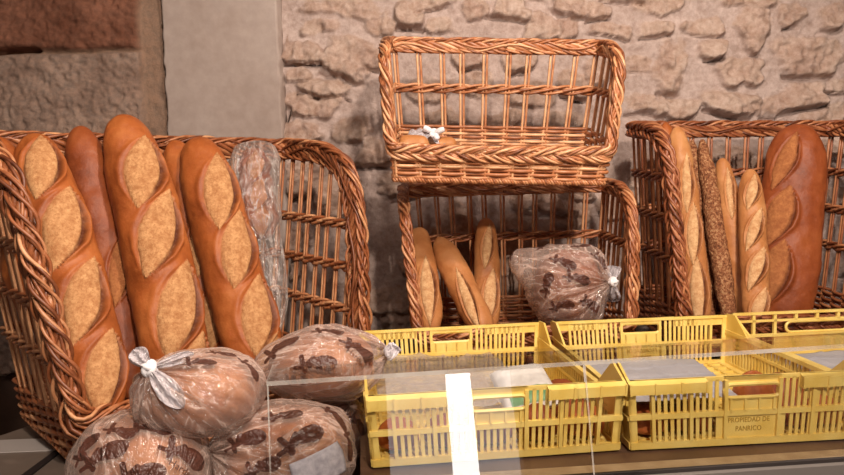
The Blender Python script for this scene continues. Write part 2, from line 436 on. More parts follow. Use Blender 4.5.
# ------------------------------------------------------------------ wicker baskets
def chaikin(P, n, closed):
    P = np.asarray(P, float)
    for _ in range(n):
        Q = np.roll(P, -1, 0) if closed else P[1:]
        A = P if closed else P[:-1]
        R = np.empty((2*len(A), P.shape[1])); R[0::2] = .75*A+.25*Q; R[1::2] = .25*A+.75*Q
        if not closed: R = np.vstack([P[:1], R, P[-1:]])
        P = R
    return P
def resample(P, step, closed=False):
    P = np.asarray(P, float)
    Q = np.vstack([P, P[:1]]) if closed else P
    d = np.r_[0, np.cumsum(np.linalg.norm(np.diff(Q[:, :3], axis=0), axis=1))]
    n = max(4, int(round(d[-1]/step)))
    s = np.linspace(0, d[-1], n+1)
    R = np.stack([np.interp(s, d, Q[:, k]) for k in range(P.shape[1])], 1)
    return (R[:-1], s[:-1], d[-1]) if closed else (R, s, d[-1])

def rope(mb, P, N, s, n, ra, rb, pitch, r, closed, phase=0.0, sides=5, L=None):
    """n strands wound round a path; N = outward normals"""
    T = np.roll(P, -1, 0)-np.roll(P, 1, 0) if closed else np.gradient(P, axis=0)
    T /= np.linalg.norm(T, axis=1)[:, None]
    N = N-T*np.sum(N*T, 1)[:, None]; N /= np.linalg.norm(N, axis=1)[:, None]+1e-9
    B = np.cross(T, N)
    if closed: pitch = L/max(1, round(L/pitch))
    for k in range(n):
        a = 2*pi*k/n+2*pi*s/pitch+phase
        jit = 1+.16*np.sin(s*(2*pi/L)*(11+k % 5)+k*2.1)+.06*np.sin(s*(2*pi/L)*(29+k % 7)+k)
        mb.tube(P+N*(ra*jit*np.cos(a))[:, None]+B*(rb*jit*np.sin(a))[:, None], r, sides, closed)

def plait(mb, P, N, s, R, st, L, nb=4, per=4, pitch=.27):
    """flat plaited border: bundles of thin rods crossing over and under"""
    T = np.roll(P, -1, 0)-np.roll(P, 1, 0); T /= np.linalg.norm(T, axis=1)[:, None]
    N = N-T*np.sum(N*T, 1)[:, None]; N /= np.linalg.norm(N, axis=1)[:, None]+1e-9
    B = np.cross(T, N); w = 2*pi*round(L/pitch)/L
    for k in range(nb):
        for j in range(per):
            a = w*s+2*pi*k/nb+(j-(per-1)/2)*.30
            jit = 1+.13*np.sin(s*(2*pi/L)*(13+j)+k*2.1+j)
            jo = .10*np.sin(s*(2*pi/L)*(17+k+2*j)+j)
            o = R*1.0*np.sin(2*a+.4)*.75+(R*.3 if j % 2 else 0)
            mb.tube(P+N*(o*jit)[:, None]+B*(R*1.35*(np.sin(a)+jo*.6))[:, None], st*RNG.uniform(.66, .9), 5, True)
    for k in range(5):      # long rods laid along the border
        a = w*.5*round(1)*0*s+2*pi*k/5+.9*np.sin(s*(2*pi/L)*(5+k)+k)
        mb.tube(P+N*(R*.8*np.cos(a))[:, None]+B*(R*1.25*np.sin(a))[:, None], st*.72, 5, True)

def make_basket(label, loc, rot, W, D, Hf, Hb, fl, fb, ff, setb, rs, bandh, mids, wick, rimr=.017, strand=.0052, sp=.052, pitch=.26):
    root = empty('wicker_basket', loc, rot); tag(root, label, 'basket', 'wicker bread baskets')
    def M(P):
        P = np.array(P, float); k = P[:, 2]/Hb
        x = P[:, 0]*(1+2*fl/W*k); y = P[:, 1]+fb*k*(P[:, 1]/D)-ff*k*(1-P[:, 1]/D)
        P[:, 0] = x; P[:, 1] = y; return P
    hw = W/2
    prof = [(0, Hf), (.012, Hf+.03), (setb*.8, Hb-rs*1.5), (setb, Hb-rs), (setb+rs*.3, Hb-rs*.3), (setb+rs, Hb-.004), (D, Hb)]
    # ---- rim
    R = [(-hw+.05, 0, Hf, 0, -1), (hw-.05, 0, Hf, 0, -1), (hw-.004, 0, Hf+.006, .7, -.7)]
    R += [(hw, y, z, 1, 0) for y, z in prof[1:-1]]+[(hw, D-.06, Hb, 1, 0), (hw, D, Hb, .7, .7), (hw-.06, D, Hb, 0, 1)]
    R += [(-x, y, z, -nx, ny) for x, y, z, nx, ny in R[2:][::-1]]
    R = chaikin(R, 3, True)
    R = np.roll(R, len(R)//2, 0)
    R, s, L = resample(R, .0085, True)
    P = M(R[:, :3]); N = np.c_[R[:, 3:5], np.zeros(len(R))]
    mb = MB()
    core = MB()
    plait(mb, P, N, s, rimr, strand, L, pitch=pitch)
    rope(mb, P, N, s, 6, rimr*.36, rimr*.75, .16, strand*1.5, True, 1, 5, L)
    mb.build('rim', wick, root, smooth=True)
    # ---- solid woven band
    per = [(-hw+.02, 0, 0, -1), (hw-.02, 0, 0, -1), (hw, .0, .7, -.7), (hw, .03, 1, 0), (hw, D-.03, 1, 0), (hw, D, .7, .7), (hw-.03, D, 0, 1),
           (-hw+.03, D, 0, 1), (-hw, D, -.7, .7), (-hw, D-.03, -1, 0), (-hw, .03, -1, 0), (-hw, 0, -.7, -.7)]
    per = chaikin(per, 2, True)
    per3 = np.c_[per[:, :2], np.zeros(len(per)), per[:, 2:]]
    Q, s, L = resample(per3, .011, True)
    nst = int(round(L/sp)); nst += nst % 2
    sp2 = L/nst
    mb = MB(); rowh = strand*2.05
    nr = int(bandh/rowh)
    for r in range(nr):
        z = .008+r*rowh
        q = Q.copy(); q[:, 2] = z+RNG.uniform(-.0008, .0008)
        off = (strand*1.05)*np.cos(pi*s/sp2+(r % 2)*pi)
        q[:, 0] += q[:, 3]*off; q[:, 1] += q[:, 4]*off
        if z > Hf-.004:      # rows above the low front stop at the front edges of the sides
            yb = np.interp(z, [p[1] for p in prof], [p[0] for p in prof])
            idx = np.where(Q[:, 1] > yb+.004)[0]
            brk = np.where(np.diff(idx) > 1)[0]
            idx = np.roll(idx, -(brk[0]+1)) if len(brk) else idx
            q = q[idx]; mb.tube(M(q[:, :3]), strand, 5, False)
        else: mb.tube(M(q[:, :3]), strand, 5, True)
    mb.build('woven_band', wick, root, smooth=True)
    # ---- wrapped foot
    mb = MB(); q = Q.copy(); q[:, 2] = 0
    fine, sf, Lf = resample(q, .004, True)
    rope(mb, M(fine[:, :3]), np.c_[fine[:, 3:5], 0*fine[:, 0]], sf, 3, .0055, .0055, .024, .0042, True, 0, 4, Lf)
    mb.build('foot_rim', wick, root, smooth=True)
    # ---- base
    mb = MB(); mb.box(-hw+.008, hw-.008, .008, D-.008, .004, .012)
    y = .01
    while y < D-.01:
        mb.tube(M([(-hw+.01, y, .013), (0, y, .015), (hw-.01, y, .013)]), .005, 5); y += .0115
    mb.build('base', wick, root, smooth=True)
    # ---- stakes
    for k in range(nst):
        sc = (k+.5)*sp2
        i = int(np.argmin(np.abs(s-sc)))
        x, yy = Q[i, 0], Q[i, 1]; n = Q[i, 3:5]
        tx, ty = -n[1], n[0]
        if yy < .02: top = Hf
        else: top = np.interp(yy, [p[0] for p in prof], [p[1] for p in prof])
        z0 = .006
        if top-z0 < .03: continue
        mb = MB()
        for o in (-.0048, .0048):
            zz = np.linspace(z0, top, 9)
            pts = np.c_[np.full(9, x+tx*o), np.full(9, yy+ty*o), zz]
            if yy > D-.02: pts[:, 1] -= 0
            mb.tube(M(pts), .0042, 5)
        mb.build('stake', wick, root, smooth=True)
    # ---- cross weaves
    for z in mids:
        yb = np.interp(z, [p[1] for p in prof], [p[0] for p in prof])+.008
        U = [(hw, yb, z, 1, 0), (hw, D-.05, z, 1, 0), (hw, D, z, .7, .7), (hw-.05, D, z, 0, 1), (-hw+.05, D, z, 0, 1), (-hw, D, z, -.7, .7), (-hw, D-.05, z, -1, 0), (-hw, yb, z, -1, 0)]
        U = chaikin(U, 2, False); u, su, Lu = resample(U, .0085)
        mb = MB()
        for dz in (-.0075, .0, .0075):
            q = u.copy(); q[:, 2] += dz
            ph = dz*200
            off = .0075*np.cos(pi*su/sp2+ph); zo = .0045*np.sin(pi*su/sp2*1.0+ph)
            q[:, 0] += q[:, 3]*off; q[:, 1] += q[:, 4]*off; q[:, 2] += zo
            mb.tube(M(q[:, :3]), strand*.85, 5)
            q = u.copy(); q[:, 2] += dz
            off = .0075*np.cos(pi*su/sp2+ph+pi)
            q[:, 0] += q[:, 3]*off; q[:, 1] += q[:, 4]*off; q[:, 2] -= zo
            mb.tube(M(q[:, :3]), strand*.85, 5)
        mb.build('cross_weave', wick, root, smooth=True)
    return root

R_ = math.radians
# large basket at the left, turned towards the right
phi = R_(45)
Acx, Acy = -.694, 1.40
ctr = (Acx+.36*math.cos(phi), Acy+.36*math.sin(phi))
make_basket('largest wicker basket, at far left, holding big scored loaves', (ctr[0], ctr[1], Zl+.012), (R_(4), 0, phi),
            .72, .455, .105, .672, .09, .05, -.05, .07, .17, .10, (.22, .34, .46), WICK, rimr=.0225, strand=.0052, pitch=.36)
make_basket('wicker basket on the counter supporting another, holding three baguettes and a printed bag', (.29, 1.99, Zc+.012), (R_(3), 0, R_(1)),
            .60, .38, .075, .475, .04, .03, -.02, .05, .15, .115, (.31,), WICK, rimr=.016)
make_basket('empty-looking wicker basket stacked on top of another basket', (.219, 1.955, 1.548), (R_(11), R_(2.6), R_(-1)),
            .585, .30, .075, .362, .035, .03, .0, .05, .115, .125, (.232,), WICKG, rimr=.0155, sp=.062)
make_basket('wicker basket at far right holding slim baguettes and a dark broad loaf', (1.05, 1.99, Zc+.02), (R_(4), R_(1.2), R_(2)),
            .60, .40, .075, .635, .045, .03, -.02, .07, .13, .115, (.25, .37, .49), WICKR, rimr=.018)

# ------------------------------------------------------------------ loaves
def make_loaf(name, label, p0, p1, width, thick, cuts, mat, cat='bread', group=None, pw=5.0, bend=0.0, nu=230, nv=132, tipb=1.0, lump=.0, seed=0, bulges=None):
    p0 = Vector(p0); p1 = Vector(p1)
    a = (p1-p0); L = a.length; a.normalize()
    mid = (p0+p1)/2; c = (CAM-mid).normalized(); f = (c-a*c.dot(a)).normalized(); l = a.cross(f)
    a, f, l = (np.array(v) for v in (a, f, l))
    t = np.linspace(0, 1, nu); t = .5-.5*np.cos(pi*t); t = .35*t+.65*np.linspace(0, 1, nu)
    ph = np.linspace(-pi, pi, nv, endpoint=False)
    T, PH = np.meshgrid(t, ph, indexing='ij')
    prof = np.sqrt(np.clip(1-np.abs(2*T-1)**pw, 0, 1))
    prof = prof*(1-.10*(T-.5)*tipb)
    Rl, Rf = width/2, thick/2
    u = T*L; v = PH*Rl*.95
    h = np.zeros_like(T); cut = np.zeros_like(T); ear_shade = np.zeros_like(T); cid = np.full(T.shape, -1)
    h += fbm(u*14+seed*7, v*14+20, seed, 3)*.012+lump*fbm(u*30, v*30+9, seed+5, 2)
    # seam at the wrap is turned away from the room side
    for k, (tc, so, hl, hb, ang) in enumerate(cuts):
        du = u-tc*L; dv = v-so*Rl
        ca, sa = math.cos(ang), math.sin(ang)
        A = du*ca+dv*sa; Bq = -du*sa+dv*ca
        wob = fbm(u*40+k, v*40, seed+k, 3)*.10
        env = np.clip(1-(A/hl)**2, 0, 1)
        q = Bq/(hb*np.maximum(env, .02))+wob
        ins = (np.abs(A) < hl)
        mk = sstep(1.07, .90, np.abs(q))*ins
        e2 = np.sqrt(env)
        h += ins*e2*(-.0095*np.exp(-((q-.95)/.09)**2)+.011*np.exp(-((q-1.2)/.15)**2)-.0025*np.exp(-((q+1.0)/.14)**2)+.003*np.exp(-((q+1.3)/.2)**2))
        h += mk*.0035*(1-q*q)
        cut = np.maximum(cut, mk); ear_shade = np.maximum(ear_shade, 1.0*ins*e2*np.exp(-((q-.98)/.13)**2)*(.55+.9*(fbm(u*70, v*70, 3)+.5)))
        cid = np.where((mk > .5) & (T > .025) & (T < .975), k, cid)
    if bulges is not None:
        h += bulges(T, PH)
    x = (Rl*prof+h*np.minimum(1, prof*2))*np.sin(PH); y = (Rf*prof+h*np.minimum(1, prof*2))*np.cos(PH)
    bd = bend*(np.sin(pi*T)-.5)
    Pn = np.array([0, 0, 0.])+u[..., None]*a+(x+bd)[..., None]*l+y[..., None]*f
    # mesh
    V = Pn.reshape(-1, 3)
    quads = []; ids = []
    for i in range(nu-1):
        for j in range(nv):
            k = (j+1) % nv
            quads.append((i*nv+j, i*nv+k, (i+1)*nv+k, (i+1)*nv+j)); ids.append(cid[i, j])
    ids = np.array(ids); Q = np.array(quads)
    cf, ef = cut.ravel(), ear_shade.ravel()
    def part(nm, sel, caps, parent):
        q = Q[sel]
        us, inv = np.unique(q, return_inverse=True)
        inv = inv.reshape(q.shape)
        me = bpy.data.meshes.new(nm)
        vv = V[us].tolist(); ff_ = inv.tolist()
        if caps:
            pos = {int(g): i for i, g in enumerate(us)}
            ff_.append([pos[j] for j in range(nv)][::-1]); ff_.append([pos[(nu-1)*nv+j] for j in range(nv)])
        me.from_pydata(vv, [], ff_); me.materials.append(mat)
        me.polygons.foreach_set('use_smooth', [True]*len(me.polygons))
        o = bpy.data.objects.new(nm, me); COL.objects.link(o)
        add_attr(o, 'cut', cf[us]); add_attr(o, 'ear_shade', ef[us])
        if parent: o.parent = parent
        return o
    o = part(name, ids < 0, True, None); o.location = p0
    tag(o, label, cat, group)
    for k in range(len(cuts)):
        if (ids == k).sum() > 20:
            c_ = part('score', ids == k, False, o); c_['label'] = 'pale split crust along the cut'
    return o

GL = 'large scored loaves in the left basket'
def px2m(p, Y): return p*Y/F_PX
make_loaf('bread_loaf', 'large scored loaf nearest the left end of the big left basket', at(108, 424, 1.45), at(34, 134, 1.69), .132, .115,
          [(.85, .02, .095, 0.043, .36), (.62, .10, .112, 0.045, .40), (.37, .16, .105, 0.041, .40), (.13, .28, .105, 0.041, .34)], BR, group=GL, seed=1, bend=.012)
make_loaf('bread_loaf', 'plain smooth loaf top between the two broadest scored loaves in left basket', at(135, 400, 1.66), at(80, 126, 1.83), .108, .08, [(.45, .5, .1, 0.025, .3)], BRD, group=GL, seed=2)
make_loaf('bread_loaf', 'tallest large scored loaf in the left basket, its tip standing above the rim', at(186, 400, 1.63), at(124, 115, 1.84), .160, .13,
          [(.76, .20, .105, 0.047, .34), (.54, .22, .122, 0.047, .44), (.28, .34, .128, 0.049, .38), (.06, .5, .11, 0.045, .36)], BR, group=GL, seed=3, bend=.01)
make_loaf('bread_loaf', 'narrow scored loaf peeking from behind the tallest loaf in left basket', at(226, 390, 1.81), at(174, 140, 2.01), .112, .08,
          [(.55, .25, .10, 0.031, .3), (.28, .25, .10, 0.034, .3), (.05, .25, .10, 0.034, .3)], BR, group=GL, seed=4)
make_loaf('bread_loaf', 'large scored loaf beside the clear bag in the left basket', at(264, 385, 1.76), at(196, 138, 1.98), .155, .125,
          [(.74, .34, .118, 0.045, .26), (.50, .40, .115, 0.045, .34), (.24, .46, .115, 0.045, .32), (.03, .5, .1, 0.045, .3)], BR, group=GL, seed=5)
make_loaf('bread_loaf', 'loaf tip at the far left edge behind the basket rim', at(45, 330, 1.58), at(-6, 137, 1.66), .10, .09, [], BR, group=GL, seed=6)
# right basket
GR = 'baguettes standing in the right basket'
make_loaf('baguette', 'pale scored baguette against the left side of right basket', at(702, 332, 2.05), at(676, 127, 2.25), .082, .07,
          [(.7, .3, .10, .016, .12), (.45, .25, .10, .018, .12), (.16, .0, .12, .024, .1)], BRP, group=GR, seed=7)
make_loaf('baguette', 'slim baguette tip behind the pale scored baguette in right basket', at(694, 332, 2.14), at(665, 122, 2.31), .066, .06, [], BR, group=GR, seed=8)
make_loaf('baguette', 'thin brown seeded stick beside the thicker seeded baguette', at(712, 332, 2.22), at(692, 140, 2.33), .05, .05, [], SEED, group=GR, seed=9, lump=.004)
make_loaf('baguette', 'dark seed-covered baguette in the right basket', at(731, 332, 2.14), at(702, 139, 2.30), .056, .052, [], SEED, group=GR, seed=10, lump=.006)
make_loaf('baguette', 'smooth tan baguette just right of the seeded one', at(746, 332, 2.16), at(722, 158, 2.30), .077, .068,
          [(.78, .25, .09, .012, .06), (.45, .7, .10, .014, .1)], BRP, group=GR, seed=11)
make_loaf('baguette', 'floury baguette with four pale cuts beside the broad dark loaf', at(757, 332, 2.05), at(750, 169, 2.22), .080, .07,
          [(.84, .12, .066, .018, .28), (.60, .12, .075, .018, .34), (.36, .14, .075, .019, .34), (.12, .16, .075, .02, .34)], BRP, group=GR, seed=12)
make_loaf('bread_loaf', 'broad dark scored loaf leaning at the right end of right basket', at(779, 332, 2.16), at(799, 124, 2.29), .190, .115,
          [(.80, -.35, .105, .032, .28), (.53, -.35, .105, .042, .26), (.25, -.4, .12, .046, .26)], BRD, seed=13, bend=.0)
# lower middle basket
GM = 'baguettes in the lower middle basket'
make_loaf('baguette', 'leftmost baguette in the lower middle basket, standing upright', at(431, 334, 2.06), at(418, 228, 2.28), .088, .075, [(.35, .15, .12, .022, .05)], BRP, group=GM, seed=14)
make_loaf('baguette', 'middle baguette leaning left in the lower middle basket', at(486, 336, 2.05), at(438, 238, 2.27), .088, .075, [(.3, -.05, .12, .016, .1)], BRP, group=GM, seed=15)
make_loaf('baguette', 'baguette with two pale cuts leaning right in the lower middle basket', at(487, 334, 2.16), at(486, 218, 2.32), .085, .07, [(.72, .1, .08, .016, .12), (.3, .3, .09, .022, .1)], BRP, group=GM, seed=16)

# ------------------------------------------------------------------ bags
def motif(u, v):
    """bun and crossed wheat ears: signed mask in local metres (about 70 x 34 mm)"""
    k = np.zeros_like(u)
    bun = ((u-.014)/.021)**2+((v-.001)/.0135)**2
    b = sstep(1.1, .9, bun)*sstep(-.0135, -.009, v-.25*(u-.014)*-1)
    k = np.maximum(k, b)
    def bar(x0, y0, x1, y1, w):
        dx, dy = x1-x0, y1-y0; L = math.hypot(dx, dy)
        t = np.clip(((u-x0)*dx+(v-y0)*dy)/L**2, 0, 1)
        d = np.hypot(u-x0-t*dx, v-y0-t*dy)
        return sstep(w*1.2, w*.8, d)
    k = np.maximum(k, bar(-.024, .014, -.017, -.010, .0042))
    k = np.maximum(k, bar(-.004, .010, -.018, -.003, .0040))
    k = np.maximum(k, bar(-.034, -.004, -.008, -.003, .0030))
    return k

def text_mesh(body, size):
    cu = bpy.data.curves.new('t', 'FONT'); cu.body = body; cu.size = size; cu.align_x = 'CENTER'; cu.resolution_u = 2
    o = bpy.data.objects.new('t', cu); COL.objects.link(o)
    dg = bpy.context.evaluated_depsgraph_get(); dg.update()
    me = bpy.data.meshes.new_from_object(o.evaluated_get(dg))
    v = np.array([list(q.co) for q in me.vertices]); f = [list(p.vertices) for p in me.polygons]
    bpy.data.objects.remove(o); bpy.data.curves.remove(cu); bpy.data.meshes.remove(me)
    return v, f

def make_bag(label, cpx, Y, radii, knot_px=None, motifs=(), floor_z=None, wr=.03, group='bagged loaves', letter=None, inner=True, tails=(), lab=None, loaf_label=None, film=FILM, seed=0, neck=.0, rotz=0, loafmat=BRB, nwr=17, loafcat='bread', lump=.14, corners=()):
    c = at(cpx[0], cpx[1], Y); c = np.array(c)
    a, b, h = radii
    cr, sr = math.cos(rotz), math.sin(rotz)
    def to_local(d): return np.stack([d[..., 0]*cr+d[..., 1]*sr, -d[..., 0]*sr+d[..., 1]*cr, d[..., 2]], -1)
    # knot axis
    def hit(px, py):
        o = np.array(CAM)-c; d = np.array(ray(px, py))
        oo = to_local(o)/np.array(radii); dd = to_local(d)/np.array(radii)
        A = dd@dd; B = 2*oo@dd; C = oo@oo-1; disc = B*B-4*A*C
        t = (-B-math.sqrt(max(disc, 0)))/(2*A)
        q = o+d*t; return q/np.linalg.norm(q)
    if knot_px: K = hit(*knot_px)
    else: K = np.array([-.3, .8, .5]); K /= np.linalg.norm(K)
    e1 = np.cross(K, [0, 0, 1.]); e1 /= np.linalg.norm(e1); e2 = np.cross(K, e1)
    cdirs = [(hit(cx, cy), amp, wd) for cx, cy, amp, wd in corners]
    n1, n2 = 210, 280
    th = np.linspace(.02, pi-.02, n1); fi = np.linspace(0, 2*pi, n2, endpoint=False)
    TH, FI = np.meshgrid(th, fi, indexing='ij')
    def radius(d, wrinkle=True, scale=1.0, lumpy=True):
        q = to_local(d)/np.array(radii)
        pexp = 2.3
        r = scale/(np.sum(np.abs(q)**pexp, -1))**(1/pexp)
        if wrinkle:
            ct = np.clip(d@K, -1, 1); t = np.arccos(ct); f = np.arctan2(d@e2, d@e1)
            fold = np.sin(nwr*f+2.4*np.sin(2*f+seed)+3*fbm(t*3, f*2, seed))
            w = wr*(fold*np.exp(-t/.75)*np.minimum(1, t/.12)+.35*np.sin(9*f+seed)*np.exp(-(pi-t)/.5))
            w = w+wr*.9*(np.abs(fbm(d[..., 0]*5+seed+7, d[..., 2]*5+d[..., 1]*4, seed+3, 4)))
            r = r*(1+w+neck*np.exp(-t/.16))
        if lumpy:
            r = r*(1+lump*fbm(d[..., 0]*1.6+seed*3+9, d[..., 2]*1.6+d[..., 1]*1.1+7, seed+11, 2))
            for cd, amp, wd in cdirs:
                r = r*(1+amp*np.exp(-(np.arccos(np.clip(d@cd, -1, 1))/wd)**2))
        return r
    d = np.cos(TH)[..., None]*K+np.sin(TH)[..., None]*(np.cos(FI)[..., None]*e1+np.sin(FI)[..., None]*e2)
    P = d*radius(d)[..., None]
    ink = np.zeros(TH.shape)
    frames = []
    for mo in motifs:
        px, py, rot, sc = mo
        d0 = hit(px, py); r0 = float(radius(d0[None], False)[0])
        toc = np.array(CAM)-c-d0*r0; toc /= np.linalg.norm(toc)
        nrm = to_local(d0)/np.array(radii)**2
        nrm = np.array([nrm[0]*cr-nrm[1]*sr, nrm[0]*sr+nrm[1]*cr, nrm[2]]); nrm /= np.linalg.norm(nrm)
        rt = np.array(RT)-nrm*(np.array(RT)@nrm); rt /= np.linalg.norm(rt); up = np.cross(nrm, rt)
        cr2, sr2 = math.cos(rot), math.sin(rot)
        rt, up = rt*cr2+up*sr2, -rt*sr2+up*cr2
        rel = P-d0*r0
        u = rel@rt/sc; v = rel@up/sc
        near = sstep(.075, .05, np.linalg.norm(rel, axis=-1)/sc)
        ink = np.maximum(ink, motif(u, v)*near)
        frames.append((d0, r0, rt, up, sc))
    if floor_z is not None:
        fz = floor_z-c[2]
        P[..., 2] = np.where(P[..., 2] < fz+.004, fz+.004-.0*(P[..., 2]), P[..., 2])
    root = empty('plastic_bag', c); tag(root, label, 'bag', group)
    mb = MB()
    idx = np.arange(n1*n2).reshape(n1, n2)
    f = []
    for i in range(n1-1):
        for j in range(n2):
            k = (j+1) % n2; f.append((idx[i, j], idx[i, k], idx[i+1, k], idx[i+1, j]))
    f.append(tuple(idx[0])[::-1]); f.append(tuple(idx[-1]))
    mb.add(P.reshape(-1, 3), f)
    fo = mb.build('film', film, root, smooth=True, fix=True)
    add_attr(fo, 'ink', ink.ravel())
    add_vec(fo, 'bagco', np.stack([np.cos(FI)*2.6+seed*5, np.sin(FI)*2.6, TH*1.1], -1))
    def wrapped(uvs, fr, lift):
        d0, r0, rt, up, sc = fr
        p = d0*r0+np.outer(uvs[:, 0]*sc, rt)+np.outer(uvs[:, 1]*sc, up)
        dd = p/np.linalg.norm(p, axis=1)[:, None]
        return dd*(radius(dd)+lift)[:, None]
    if letter:
        for k in letter[1]:
            v, ff_ = text_mesh(letter[0], .0135)
            v = v.copy(); v[:, 1] += -.0235-.12*(v[:, 0]+.005); v[:, 0] += .008
            mb = MB(); mb.add(wrapped(v[:, :2], frames[k], .0022), ff_)
            mb.build('lettering', INKT, root, fix=False)
    if lab:
        px, py, w, hgt, rot = lab
        d0 = hit(px, py); r0 = float(radius(d0[None], False)[0]); nrm = d0
        rt = np.array(RT)-nrm*(np.array(RT)@nrm); rt /= np.linalg.norm(rt); up = np.cross(nrm, rt)
        rt, up = rt*math.cos(rot)+up*math.sin(rot), -rt*math.sin(rot)+up*math.cos(rot)
        g = np.stack(np.meshgrid(np.linspace(-w/2, w/2, 20), np.linspace(-hgt/2, hgt/2, 14)), -1)
        p = wrapped(g.reshape(-1, 2), (d0, r0, rt, up, 1.0), .002).reshape(14, 20, 3)
        mb = MB(); mb.grid(p); lo = mb.build('paper_label', LABELM, root, smooth=True); lo['label'] = 'greyish white paper label'
        lo.modifiers.new('solid', 'SOLIDIFY').thickness = .0006
    kp = None
    if tails:
        kp = K*(float(radius(K[None], False)[0])*(1+neck)+.008)
        mb = MB()
        for q in range(3):
            ang = np.linspace(0, 2*pi, 18, endpoint=False)
            ax1 = [e1, e2, K][q]; ax2 = [e2, K, e1][q]
            mb.tube(kp+.011*np.outer(np.cos(ang), ax1)+.009*np.outer(np.sin(ang), ax2), .0058, 8, True)
        ko = mb.build('knot', KNOT, root, smooth=True); ko['label'] = 'tight white twisted knot'
        for (tx, ty, wid, dy) in tails:
            tip = np.array(at(tx, ty, Y+dy))-c
            ax = tip-kp; Lt = np.linalg.norm(ax); ax /= Lt
            vw = np.array(CAM)-c-kp; vw /= np.linalg.norm(vw)
            sd = np.cross(ax, vw); sd /= np.linalg.norm(sd); nn = np.cross(sd, ax)
            s = np.linspace(0, 1, 40); w = np.linspace(-1, 1, 33)
            SS, WW = np.meshgrid(s, w, indexing='ij')
            half = wid*(.22+.95*np.sin(np.clip(SS*1.12, 0, 1)*pi*.62))*np.sqrt(np.clip(1.02-SS**6, 0, 1))
            fold = .30*wid*np.sin(WW*7+SS*2)*(.5+.5*SS)*(1-.2*SS)
            p = kp+(SS*Lt)[..., None]*ax+(WW*half)[..., None]*sd+(fold+.25*wid*(1-WW**2)+.012*np.sin(SS*pi)+fbm(SS*6+tx, WW*4, 3, 3)*.012)[..., None]*nn
            mb = MB(); mb.grid(p); to = mb.build('tail', FILMW, root, smooth=True, fix=False)
            to.modifiers.new('solid', 'SOLIDIFY').thickness = .0007
    if inner:
        n1b, n2b = 60, 80
        th = np.linspace(.02, pi-.02, n1b); fi = np.linspace(0, 2*pi, n2b, endpoint=False)
        TH, FI = np.meshgrid(th, fi, indexing='ij')
        d = np.cos(TH)[..., None]*np.array([0, 0, 1.])+np.sin(TH)[..., None]*np.stack([np.cos(FI), np.sin(FI), 0*FI], -1)
        rr = np.minimum(radius(d, False, .88, False), radius(d, False, .90))*(1+.05*fbm(d[..., 0]*3+seed, d[..., 1]*3+d[..., 2]*2, seed+30, 3))
        p = d*rr[..., None]
        if floor_z is not None: p[..., 2] = np.maximum(p[..., 2], fz+.010)
        p[..., 2] = np.maximum(p[..., 2], -.80*h)
        idx = np.arange(n1b*n2b).reshape(n1b, n2b)
        f = [(idx[i, j], idx[i, (j+1) % n2b], idx[i+1, (j+1) % n2b], idx[i+1, j]) for i in range(n1b-1) for j in range(n2b)]
        f += [tuple(idx[0])[::-1], tuple(idx[-1])]
        mb = MB(); mb.add(p.reshape(-1, 3), f)
        lo = mb.build('round_loaf', loafmat, None, smooth=True, fix=True); lo.location = c
        add_attr(lo, 'cut', np.zeros(n1b*n2b)); add_attr(lo, 'ear_shade', np.zeros(n1b*n2b))
        tag(lo, loaf_label, loafcat, 'round loaves inside the bags')
    return root

GBAG = 'printed bags of bread piled beside the crates'
make_bag('knotted bag with white twisted ends, on top of the front pile', (201, 391), 1.28, (.120, .105, .077), (160, 373),
         [(199, 364, .1, .9), (248, 368, -.6, .85), (222, 354, .3, .8)], wr=.06, tails=[(134, 350, .015, -.07), (183, 408, .017, -.10), (193, 354, .009, -.03)],
         loaf_label='round loaf inside the knotted bag with white twisted ends', seed=1, neck=.06, group=GBAG, lump=.1)
make_bag('brown-printed bag lowest at the left, below the knotted bag', (143, 466), 1.24, (.124, .11, .100), None,
         [(184, 455, -.2, 1.3), (150, 428, .05, 1.15), (104, 456, .45, 1.25), (140, 474, .05, 1.2), (90, 450, 1.0, .9), (120, 432, -.3, .9)], wr=.05, letter=('Harderia', (0, )),
         loaf_label='round loaf inside the lowest left bag', seed=2, group=GBAG)
make_bag('printed bag with white paper label behind the left glass edge', (287, 452), 1.31, (.132, .115, .096), (222, 452),
         [(300, 440, .55, 1.3), (248, 442, .25, 1.1), (283, 416, .15, 1.05), (332, 418, -.4, 1.0), (262, 468, .3, 1.0), (347, 444, -1.2, .9)], wr=.07, lab=(318, 468, .105, .06, .28),
         loaf_label='round loaf inside the bag with a paper label', seed=3, neck=.04, group=GBAG)
make_bag('printed bag highest on the right of the pile, twisted end touching the left crate', (322, 363), 1.50, (.128, .11, .078), (382, 352),
         [(283, 348, .55, 1.25), (316, 364, .05, 1.25), (357, 350, -.4, 1.25), (328, 332, .1, 1.0), (296, 380, .1, .8)], wr=.06, letter=('Harderia', (2, )), tails=[(391, 343, .018, -.01), (389, 360, .014, -.03)],
         loaf_label='round loaf inside the highest right bag of the pile', seed=4, neck=.16, group=GBAG, corners=[(264, 368, .14, .35)])
make_bag('bag half hidden between the pile and the left crate', (333, 430), 1.50, (.078, .08, .075), (348, 408),
         [(335, 410, .2, .9), (356, 425, -.7, .9)], wr=.07,
         loaf_label='round loaf in the half-hidden bag beside the left crate', seed=5, group=GBAG)
make_bag('brown-printed bag inside the lower middle basket', (569, 287), 2.10, (.118, .10, .132), (604, 283),
         [(563, 262, -.5, 1.15), (577, 279, -.3, 1.15), (549, 285, 1.2, 1.1), (562, 306, .3, 1.1), (589, 304, -.6, 1.1), (533, 264, .2, 1.0), (581, 246, .3, 1.0), (545, 250, .5, .8), (598, 262, -.8, .9)], wr=.11,
         tails=[(613, 268, .022, -.02), (612, 300, .022, -.03)], loaf_label='round loaf inside the printed bag in the lower middle basket', seed=6, neck=.14, group=None, lump=.3, corners=[(526, 264, .62, .34), (600, 250, .12, .3)], loafmat=BRD)

